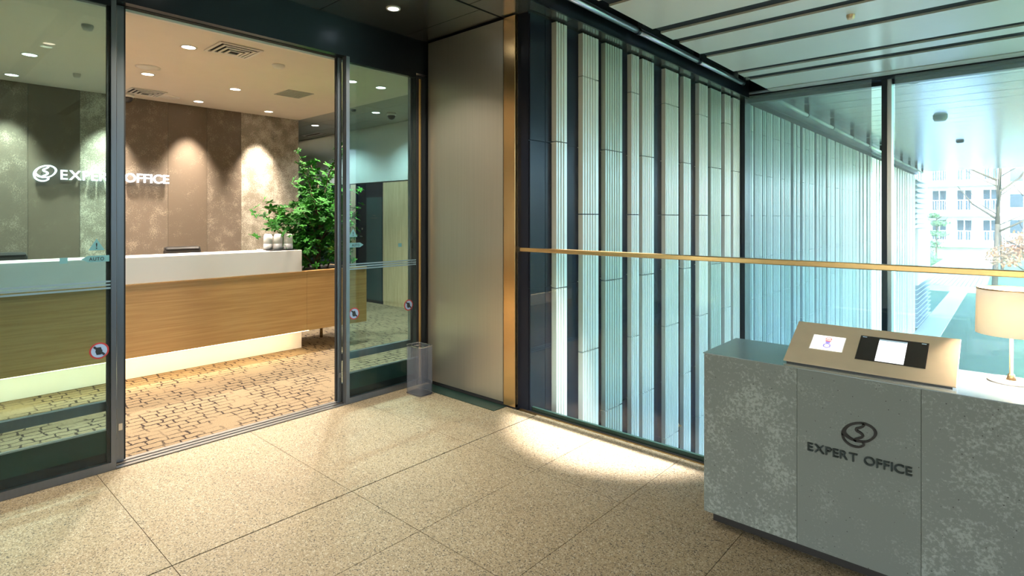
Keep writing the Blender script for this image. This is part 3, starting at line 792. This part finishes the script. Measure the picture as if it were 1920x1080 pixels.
# office chairs behind the counter
def office_chair(x, y, rz, label):
    t = thing('office_chair', label, 'chair', (0, 0, 0))
    mb = MB()
    pts = [(.23, .56), (.25, .75), (.24, 1.0), (.28, 1.10)]
    mb.box(.21, .27, -.2, .2, .55, 1.09, .025); obj('backrest', mb, 'leather', t)
    obj('head_roll', MB().box(.20, .29, -.19, .19, 1.06, 1.115, .026), 'leather', t)
    obj('seat', MB().box(-.24, .22, -.24, .24, .42, .5, .03), 'leather', t)
    obj('back_bar', MB().box(.1, .25, -.03, .03, .4, .43).box(.25, .275, -.03, .03, .4, .7), 'black', t)
    obj('gas_column', MB().tube((0, 0, .08), (0, 0, .42), .025), 'chrome', t)
    for k in range(5):
        a = 2 * PI * k / 5; c, s = math.cos(a), math.sin(a)
        l = obj('leg', MB().tube((0, 0, .09), (.28 * c, .28 * s, .06), .02, .014), 'black', t)
        obj('caster', MB().tube((.28 * c - .02 * s, .28 * s + .02 * c, .03), (.28 * c + .02 * s, .28 * s - .02 * c, .03), .03, n=12), 'black', l)
    for s in (-1, 1): obj('armrest', MB().box(-.14, .14, s * .25 - .02, s * .25 + .02, .64, .67, .008).box(-.02, .02, s * .25 - .015, s * .25 + .015, .45, .64), 'black', t)
    t.location = (x, y, 0); t.rotation_euler = (0, 0, rz)
    return t
office_chair(-7.05, 2.34, PI, 'black leather office chair showing its back right of the sign')
office_chair(-7.05, .75, PI, 'black leather office chair behind the left fixed glass')

# three canisters on a tray, on the counter end
tz = 1.111
tr_ = obj('tray', MB().box(-5.86, -5.66, 2.63, 2.91, tz, tz + .008, .003), 'black', loc=(-5.76, 2.79, tz)); tag(tr_, 'thin dark tray on the white counter end', 'tray')
lb = ['leftmost of the three white and grey canisters on the tray', 'middle one of the three white and grey canisters on the tray', 'rightmost of the three white and grey canisters, beside the plant']
for k, (x, y) in enumerate(((-5.81, 2.675), (-5.768, 2.762), (-5.725, 2.85))):
    z = tz + .008
    c = thing('canister', lb[k], 'canister', (x, y, z), 'canisters on the tray')
    obj('lower_body', MB().lathe(x, y, [(.042, z), (.046, z + .01), (.046, z + .06)], 22), 'greyware', c)
    obj('upper_body', MB().lathe(x, y, [(.046, z + .06), (.044, z + .13), (.036, z + .158), (.03, z + .162)], 22), 'white', c)
cs = obj('card_dish', MB().box(-5.84, -5.74, 2.52, 2.62, tz, tz + .006, .002).box(-5.82, -5.76, 2.56, 2.6, tz + .006, tz + .016), 'white', loc=(-5.79, 2.57, tz)); tag(cs, 'small flat white dish left of the canisters', 'dish')

# ---- big plant in the counter's planter
def leaflet(mb, base, d, up, L, wd):
    d = d.normalized(); s = d.cross(up).normalized(); u = s.cross(d)
    P = [base, base + d * L * .35 + s * wd * .5 - u * L * .02, base + d * L * .75 + s * wd * .38 - u * L * .08, base + d * L - u * L * .16, base + d * L * .75 - s * wd * .38 - u * L * .08, base + d * L * .35 - s * wd * .5 - u * L * .02]
    mid = [base + d * L * .38 + u * L * .04, base + d * L * .75 - u * L * .02]
    V = [mb.b.verts.new(p) for p in P]; m0, m1 = [mb.b.verts.new(p) for p in mid]
    for q in ((V[0], V[1], m0), (V[1], V[2], m1, m0), (V[2], V[3], m1), (V[0], m0, V[5]), (V[5], m0, m1, V[4]), (V[4], m1, V[3])): mb.b.faces.new(q)
def sprig(name, k, L):
    mb = MB()
    for i in range(k):
        a = 2 * PI * i / k + .3 + random.uniform(-.2, .2); 
        d = Vector((math.cos(a), math.sin(a), .35 if i % 2 else .1))
        leaflet(mb, Vector((0, 0, 0)), d, Vector((0, 0, 1)), L * random.uniform(.8, 1.1), L * .48)
    me = bpy.data.meshes.new(name); mb.b.to_mesh(me); mb.b.free(); return me
spr = [sprig('leaf_mesh', 6, .062), sprig('leaf_mesh', 6, .056), sprig('leaf_mesh', 5, .068), sprig('leaf_mesh', 5, .052)]
for i, m in enumerate(spr): m.materials.append(M['leaf'])
spr_y = [m.copy() for m in spr[:2]]
for m in spr_y: m.materials[0] = M['leaf2']
pb = Vector((-5.98, 3.33, .86))
plant = thing('potted_tree', 'tall bushy green tree growing from the oak counter end', 'plant', pb)
obj('soil', MB().box(-6.36, -5.69, 2.98, 3.70, .86, .872), 'soil', plant)
tips = [(3.045, 2.192), (2.98, 2.10), (3.221, 2.1), (3.366, 1.928), (3.522, 2.297), (3.627, 2.131), (2.667, 1.565), (2.764, 1.47), (2.822, 1.299), (2.747, 1.272), (3.756, 1.854), (3.786, 1.536), (3.735, 1.25), (3.189, 1.799), (3.286, 1.863), (3.419, 1.686), (3.557, 1.627), (3.002, 1.55), (3.05, 1.36), (2.911, 1.42), (3.286, 1.6), (3.488, 1.479), (3.286, 1.3), (3.557, 1.3), (3.06, 1.2), (3.15, 1.45), (3.65, 1.72), (3.1, 1.72)]
spots = []
trunkbm = MB(); trunkbm.path([pb, pb + Vector((.02, .0, .35)), pb + Vector((.0, .03, .75))], [.032, .026, .018], 8)
obj('trunk', trunkbm, 'bark', plant)
for (ty, tz_) in tips:
    x = -5.92 + random.uniform(-.3, .22)
    tip = Vector((x, ty, tz_))
    h = min(.75, max(.15, (tz_ - .86) * .45)); st = pb + Vector((0, .02, h))
    if tz_ < 1.35: st = pb + Vector((random.uniform(-.12, .12), random.uniform(-.15, .15), .02))
    mid = st.lerp(tip, .5) + Vector((random.uniform(-.05, .05), random.uniform(-.04, .04), .07))
    sm = MB(); sm.path([st, mid, tip], [.011, .007, .003], 5); obj('stem', sm, 'bark', plant)
    n = 36 if tz_ < 2.0 else 16
    for k in range(n):
        f = .3 + .7 * (k + random.random() * .6) / n
        p = st.lerp(mid, f * 2) if f < .5 else mid.lerp(tip, min(1, f * 2 - 1))
        w = .095 if tz_ < 2.0 else .04
        spots.append(p + Vector((random.gauss(0, w), random.gauss(0, w), random.gauss(0, w * .8))))
for k in range(150):
    spots.append(Vector((random.uniform(-6.25, -5.72), random.uniform(3.03, 3.66), random.uniform(.92, 1.3))))
random.shuffle(spots)
rest = MB()
for i, p in enumerate(spots):
    low = p.z < 1.18 and p.y > 3.4
    me = random.choice(spr_y if (low and random.random() < .6) else spr)
    sc_ = random.uniform(.7, 1.15)
    R = Matrix.Rotation(random.uniform(0, 2 * PI), 4, 'Z') @ Matrix.Rotation(random.uniform(.1, 1.1), 4, 'Y')
    if i < 290:
        o = bpy.data.objects.new('leaf', me); C.objects.link(o); o.parent = plant
        o.matrix_local = Matrix.Translation(p - pb) @ R @ Matrix.Scale(sc_, 4)
    else:
        rest.mesh(me, Matrix.Translation(p) @ R @ Matrix.Scale(sc_, 4))
o = obj('inner_leaves', rest, 'leaf', plant); o['kind'] = 'stuff'

# ================================================================== LOBBY DESK
YD, ZD = 2.604, .809
t = thing('concrete_desk', 'grey concrete reception desk with blue steel top by the railing', 'desk', (-.1, 2.82, 0))
for a, b, m in ((-1.10, -.691, 'concrete'), (-.691, -.259, 'concrete2'), (-.259, .95, 'concrete')):
    obj('front_panel', MB().box(a + .0008, b - .0008, YD, YD + .02, .057, ZD - .004), m, t)
obj('side_panel', MB().box(-1.10, -1.08, YD + .02, 3.03, .057, ZD - .004), 'concrete', t)
obj('side_panel', MB().box(.93, .95, YD + .02, 3.03, .057, ZD - .004), 'concrete', t)
obj('back_panel', MB().box(-1.08, .93, 3.01, 3.03, .057, ZD - .004), 'concrete', t)
obj('desk_top', MB().box(-1.104, .954, YD - .003, 3.034, ZD - .004, ZD, .001), 'desktop', t)
obj('plinth', MB().box(-1.075, .92, YD + .05, 2.99, 0, .057), 'plinth', t)
letters('EXPERT OFFICE', .361, .0345, .012, facing((-.647, YD - .006, .4705), (1, 0, 0), (0, -1, 0)), 'signsteel', t)
emblem(facing((-.459, YD, .585), (1, 0, 0), (0, -1, 0)), .1, .01, 'signblack', t)

# sloping console with two tablets
CX0, CX1 = -.764, -.158
sl_ = math.atan2(.139, .25); L_ = math.hypot(.139, .25)
CM = facing((CX0, 2.664, .818), (1, 0, 0), (0, -math.sin(sl_), math.cos(sl_)))   # x along front, y up the slope
t = thing('tablet_console', 'sloping champagne metal console on the concrete desk', 'console', ((CX0 + CX1) / 2, 2.79, ZD))
def slope(name, x0, x1, y0, y1, z0, z1, mat, par, bev=0):
    mb = MB(); mb.box(x0, x1, y0, y1, z0, z1, bev); bmesh.ops.transform(mb.b, matrix=CM, verts=mb.b.verts); return obj(name, mb, mat, par)
slope('top_plate', 0, CX1 - CX0, 0, L_, -.004, 0, 'champagne', t, .0015)
mb = MB(); mb.poly([(2.672, ZD), (2.905, ZD), (2.905, .944), (2.672, .8145)], CX0 + .012, CX1 - .012, 'x'); obj('wedge_body', mb, 'black', t)
t1 = thing('tablet', 'small white lit tablet with telephone icon set in the console', 'tablet', CM @ Vector((.148, .15, 0)))
slope('bezel', .082, .214, .101, .203, .0002, .0012, 'white', t1)
slope('screen', .085, .211, .104, .200, .0012, .0018, 'screen2', t1)
mb = MB()
def ring(mb, cx, cy, r0, r1, n, a0=0, a1=2 * PI, z0=.0018, z1=.0022):
    for i in range(n):
        A, B = a0 + (a1 - a0) * i / n, a0 + (a1 - a0) * (i + 1) / n
        P = [(cx + r1 * math.cos(A), cy + r1 * math.sin(A)), (cx + r1 * math.cos(B), cy + r1 * math.sin(B)), (cx + r0 * math.cos(B), cy + r0 * math.sin(B)), (cx + r0 * math.cos(A), cy + r0 * math.sin(A))]
        mb.poly(P, z0, z1)
ring(mb, .148, .134, .011, .017, 6, PI / 6, PI / 6 + 2 * PI); mb.box(.139, .157, .150, .162, .0018, .0021)
bmesh.ops.transform(mb.b, matrix=CM, verts=mb.b.verts); obj('violet_icon', mb, 'ico_blue', t1)
mb = MB(); ring(mb, .148, .178, .010, .013, 10, 0, PI); mb.box(.135, .161, .174, .178, .0018, .0022).box(.137, .159, .163, .169, .0018, .0022)
bmesh.ops.transform(mb.b, matrix=CM, verts=mb.b.verts); obj('red_icon', mb, 'ico_red', t1)
t2 = thing('tablet', 'larger black tablet with a white page set in the console', 'tablet', CM @ Vector((.383, .157, 0)))
slope('bezel', .264, .506, .076, .234, .0002, .0012, 'black', t2)
slope('screen', .268, .502, .080, .230, .0012, .0018, 'screen_black', t2)
slope('page', .335, .434, .080, .220, .0018, .0022, 'screen', t2)
slope('page_header', .335, .434, .213, .222, .0022, .0025, 'ico_bar', t2)
for y_, a, b in ((.195, .345, .362), (.182, .345, .36), (.164, .342, .428), (.172, .405, .425), (.09, .41, .425)): slope('page_line', a, b, y_, y_ + .0035, .0022, .0025, 'ico_pale', t2)
slope('status_mark', .272, .288, .223, .227, .0018, .0022, 'ico_bar', t2); slope('status_mark', .482, .498, .223, .227, .0018, .0022, 'ico_bar', t2)

# table lamp
lx, ly = -.006, 2.935
t = thing('table_lamp', 'brass table lamp with cream drum shade on the desk', 'lamp', (lx, ly, ZD))
obj('base', MB().lathe(lx, ly, [(.074, ZD), (.074, ZD + .005), (.07, ZD + .007), (.015, ZD + .008)], 40), 'white', t)
obj('pole', MB().lathe(lx, ly, [(.016, ZD + .008), (.0105, ZD + .03), (.006, ZD + .032), (.006, 1.06)], 20), 'brasspole', t)
mb = MB(); mb.lathe(lx, ly, [(.110, .995), (.106, 1.172)], 40, False); mb.lathe(lx, ly, [(.108, .995), (.104, 1.172)], 40, False); obj('lamp_shade', mb, 'lampshade', t)
mb = MB(); mb.lathe(lx, ly, [(.1065, 1.169), (.1065, 1.174), (.1035, 1.174), (.1035, 1.169)], 40, False); obj('shade_rim', mb, 'brasspole', t)
mb = MB()
for k in range(3): mb.tube((lx, ly, 1.15), (lx + .104 * math.cos(k * 2.09), ly + .104 * math.sin(k * 2.09), 1.15), .002, n=6)
mb.tube((lx, ly, 1.06), (lx, ly, 1.155), .004, n=6); obj('shade_spider', mb, 'brasspole', t)
bulb = obj('bulb', MB().lathe(lx, ly, [(.008, 1.06), (.02, 1.075), (.025, 1.095), (.018, 1.115), (.002, 1.122)], 16), emat('bulb', (1, .78, .5), 20), t)
d = bpy.data.lights.new('lamp', 'POINT'); d.energy = 50; d.color = (1, .8, .58); d.shadow_soft_size = .03
lo = bpy.data.objects.new('lamp', d); C.objects.link(lo); lo.parent = t; lo.location = (.0, .0, 1.09 - ZD)
lo.location.x = .035

# umbrella-bag bin
bx0, bx1, by0, by1 = -3.75, -3.555, 2.872, 3.015
t = thing('umbrella_bin', 'clear smoked acrylic bin standing in the corner by the pier', 'bin', ((bx0 + bx1) / 2, (by0 + by1) / 2, 0))
def rrect(x0, x1, y0, y1, r, n=5):
    P = []
    for cx, cy, a in ((x1 - r, y1 - r, 0), (x0 + r, y1 - r, PI / 2), (x0 + r, y0 + r, PI), (x1 - r, y0 + r, 1.5 * PI)):
        for i in range(n + 1): P.append((cx + r * math.cos(a + PI / 2 * i / n), cy + r * math.sin(a + PI / 2 * i / n)))
    return P
def shell(P, Q, z0, z1):
    mb = MB(); n = len(P)
    a = [[mb.b.verts.new((*p, z)) for p in L] for L, z in ((P, z0), (P, z1), (Q, z1), (Q, z0))]
    fs = []
    for u, v in ((0, 1), (1, 2), (2, 3), (3, 0)):
        for i in range(n): fs.append(mb.b.faces.new((a[u][i], a[u][(i + 1) % n], a[v][(i + 1) % n], a[v][i])))
    bmesh.ops.recalc_face_normals(mb.b, faces=fs); return mb
obj('body', shell(rrect(bx0, bx1, by0, by1, .03), rrect(bx0 + .004, bx1 - .004, by0 + .004, by1 - .004, .027), .008, .40), 'acrylic', t)
obj('rim', shell(rrect(bx0 - .002, bx1 + .002, by0 - .002, by1 + .002, .031), rrect(bx0 + .005, bx1 - .005, by0 + .005, by1 - .005, .026), .398, .404), 'chrome', t)
obj('foot_rim', shell(rrect(bx0 - .003, bx1 + .003, by0 - .003, by1 + .003, .031), rrect(bx0 + .004, bx1 - .004, by0 + .004, by1 - .004, .027), 0, .008), 'chrome', t)
obj('bottom', MB().poly(rrect(bx0 + .008, bx1 - .008, by0 + .008, by1 - .008, .024), .002, .014), 'black', t)
obj('lid_bar', shell(rrect(bx0 + .04, bx1 - .03, by0 + .045, by1 - .045, .02), rrect(bx0 + .045, bx1 - .035, by0 + .05, by1 - .05, .017), .385, .39), 'chrome', t)

# ================================================================== OUTSIDE
# louvred end of the neighbouring wing
t = thing('louvred_wall', 'pale louvred wing continuing past the fluted wall outside', 'wall', (-2.9, 28, -2.7))
obj('core', MB().box(-3.4, -2.85, 25.02, 31, -2.7, 3.0), 'facade', t)
obj('white_block', MB().box(-2.85, -2.58, 25.02, 29.0, -1.0, 1.05), 'facade', t)
for k in range(9): obj('louver', MB().box(-2.85, -2.6, 25.02, 29.4, -2.55 + k * .17, -2.52 + k * .17), 'louver', t)
for k in range(9): obj('louver', MB().box(-2.85, -2.6, 25.02, 27.4, 1.2 + k * .2, 1.24 + k * .2), 'louver', t)
# deck with long planks
t = thing('garden_deck', 'long pale boarded deck beyond the lawn path', 'deck', (-2.6, 52, -2.7))
obj('deck_frame', MB().box(-4.4, -1.2, 40, 68, -2.7, -2.42), 'deck', t)
for k in range(16): obj('plank', MB().box(-4.4 + k * .2, -4.25 + k * .2 + .03, 40, 68, -2.42, -2.38), 'deck', t)
obj('deck_kerb', MB().box(-4.6, -4.4, 40, 68, -2.7, -2.2), 'facade', t)
# balcony building
t = thing('apartment_building', 'white apartment building with balconies beyond the garden', 'building', (-2.5, 54, -2.7))
obj('wall', MB().box(-9, -.8, 72, 82, -2.7, 14), 'facade', t)
for z in (-.9, 2.1, 5.1, 8.1):
    obj('balcony_slab', MB().box(-9, -.8, 70, 72, z - .5, z), 'facade', t)
    rl = obj('railing', MB().box(-9, -.8, 70.0, 70.06, z + 1.05, z + 1.12), 'louver', t)
    for k in range(40): obj('baluster', MB().box(-8.9 + k * .2, -8.86 + k * .2, 70.01, 70.05, z, z + 1.05), 'louver', rl)
    for k in range(4):
        wn_ = obj('window', MB().box(-8.3 + k * 2.0, -7.0 + k * 2.0, 71.94, 72, z + .1, z + 2.2), 'louver', t)
        obj('pane', MB().box(-8.2 + k * 2.0, -7.7 + k * 2.0, 71.92, 71.94, z + .15, z + 2.1), 'farglass', wn_)
        obj('pane', MB().box(-7.6 + k * 2.0, -7.1 + k * 2.0, 71.92, 71.94, z + .15, z + 2.1), 'farglass', wn_)
t = thing('apartment_building', 'white apartment wing set back on the right of the garden', 'building', (3, 90, -2.7))
obj('wall', MB().box(-.8, 12, 90, 100, -2.7, 12), 'facade', t)
for z in (-.5, 2.6, 5.7, 8.8):
    for k in range(6):
        wn_ = obj('window', MB().box(-.4 + k * 2.0, 1.0 + k * 2.0, 89.94, 90, z, z + 1.8), 'louver', t)
        obj('pane', MB().box(-.3 + k * 2.0, .9 + k * 2.0, 89.92, 89.94, z + .1, z + 1.7), 'farglass', wn_)
# trees and shrubs
def cloud(mb, c, r, n, s):
    for _ in range(n):
        v = Vector((random.gauss(0, 1), random.gauss(0, 1), random.gauss(0, 1))); v = v.normalized() * random.random() ** .45
        p = Vector(c) + Vector((v.x * r[0], v.y * r[1], v.z * r[2]))
        a = Vector((random.uniform(-1, 1), random.uniform(-1, 1), random.uniform(-1, 1))).normalized(); b = a.orthogonal().normalized()
        q = [p + a * s, p + b * s * .6, p - a * s, p - b * s * .6]
        mb.b.faces.new([mb.b.verts.new(x) for x in q])
def tree(name, label, x, y, h, crowns, leafmat, dens, leafs, trunk_r=.1, lean=0., cat='tree'):
    g = -2.7
    t = thing(name, label, cat, (x, y, g))
    top = Vector((x + lean, y, g + h))
    obj('trunk', MB().path([(x, y, g), (x + lean * .4, y, g + h * .45), top], [trunk_r, trunk_r * .7, trunk_r * .25], 8), 'bark', t)
    for k in range(7):
        a = k * 2.4; z = g + h * (.4 + .08 * k); b0 = Vector((x + lean * .4, y, z)); L = h * .28
        obj('branch', MB().path([b0, b0 + Vector((math.cos(a) * L * .6, math.sin(a) * L * .6, L * .35)), b0 + Vector((math.cos(a) * L, math.sin(a) * L, L * .8))], [trunk_r * .45, trunk_r * .3, trunk_r * .1], 6), 'bark', t)
    if crowns:
        mb = MB()
        for c, r in crowns: cloud(mb, (x + c[0], y + c[1], g + c[2]), r, dens, leafs)
        o = obj('foliage', mb, leafmat, t); o['kind'] = 'stuff'
tree('maple_tree', 'orange autumn maple on the lawn at the right edge', .35, 32, 3.9, [((-.6, 0, 2.5), (.7, .9, .5)), ((.3, 0, 3.2), (.9, 1, .6)), ((.9, .3, 2.6), (.7, .9, .6)), ((-.1, .4, 2.9), (.7, .7, .5))], 'maple', 420, .07, .06, .15)
tree('bare_tree', 'tall bare tree trunk behind the orange maple', -.75, 39, 8.5, None, None, 0, 0, .14, .3)
tree('bare_tree', 'second bare tree leaning right behind the maple', -.6, 56, 9, None, None, 0, 0, .1, -.5)
tree('conifer_tree', 'dark layered conifer at the right edge above the maple', 1.7, 52, 10, [((0, 0, 4 + .8 * k), (1.2 - .12 * k, 1.2, .22)) for k in range(7)], 'conifer', 260, .1, .12)
tree('garden_tree', 'small green layered tree before the balcony building', -5.6, 71.0 - 2.5, 5.0, [((0, 0, 2.6), (1.1, 1, .35)), ((.3, 0, 3.6), (.9, .9, .3)), ((-.2, 0, 4.4), (.6, .6, .25)), ((-.2, .2, 1.6), (.9, .8, .4))], 'shrub', 300, .09, .08)
t = thing('garden_hedge', 'low clipped green hedge along the garden deck', 'hedge', (-4.6, 44, -2.7))
mb = MB()
for k in range(7): cloud(mb, (-5.2, 40 + k * 3.2, -2.0), (.5, 1.6, .75), 240, .1)
o = obj('foliage', mb, 'shrub', t); o['kind'] = 'stuff'
obj('stem', MB().box(-5.3, -5.1, 39.5, 62, -2.7, -2.1), 'bark', t)
t = thing('garden_boulder', 'pale rounded rock under the maple', 'rock', (-.1, 30, -2.7))
mb = MB(); mb.lathe(-.1, 30, [(.5, -2.7), (.55, -2.45), (.4, -2.2), (.12, -2.1), (.01, -2.09)], 12); obj('rock_body', mb, 'path', t)
# small fittings on the fluted wall, low in the void
for y, z, lb, m in ((4.98, -.73, 'dark metal fitting low on the wall between two fluted panels', 'black'), (5.69, -.78, 'tiny brass fitting low on the wall right of the white fluted panel', 'brasspole')):
    t = thing('wall_fitting', lb, 'fitting', (XD, y, z))
    obj('plate', MB().tube((XD, y, z), (XD + .012, y, z), .022, n=14), m, t)
    obj('peg', MB().tube((XD + .012, y, z), (XD + .05, y, z), .009, n=10), m, t)
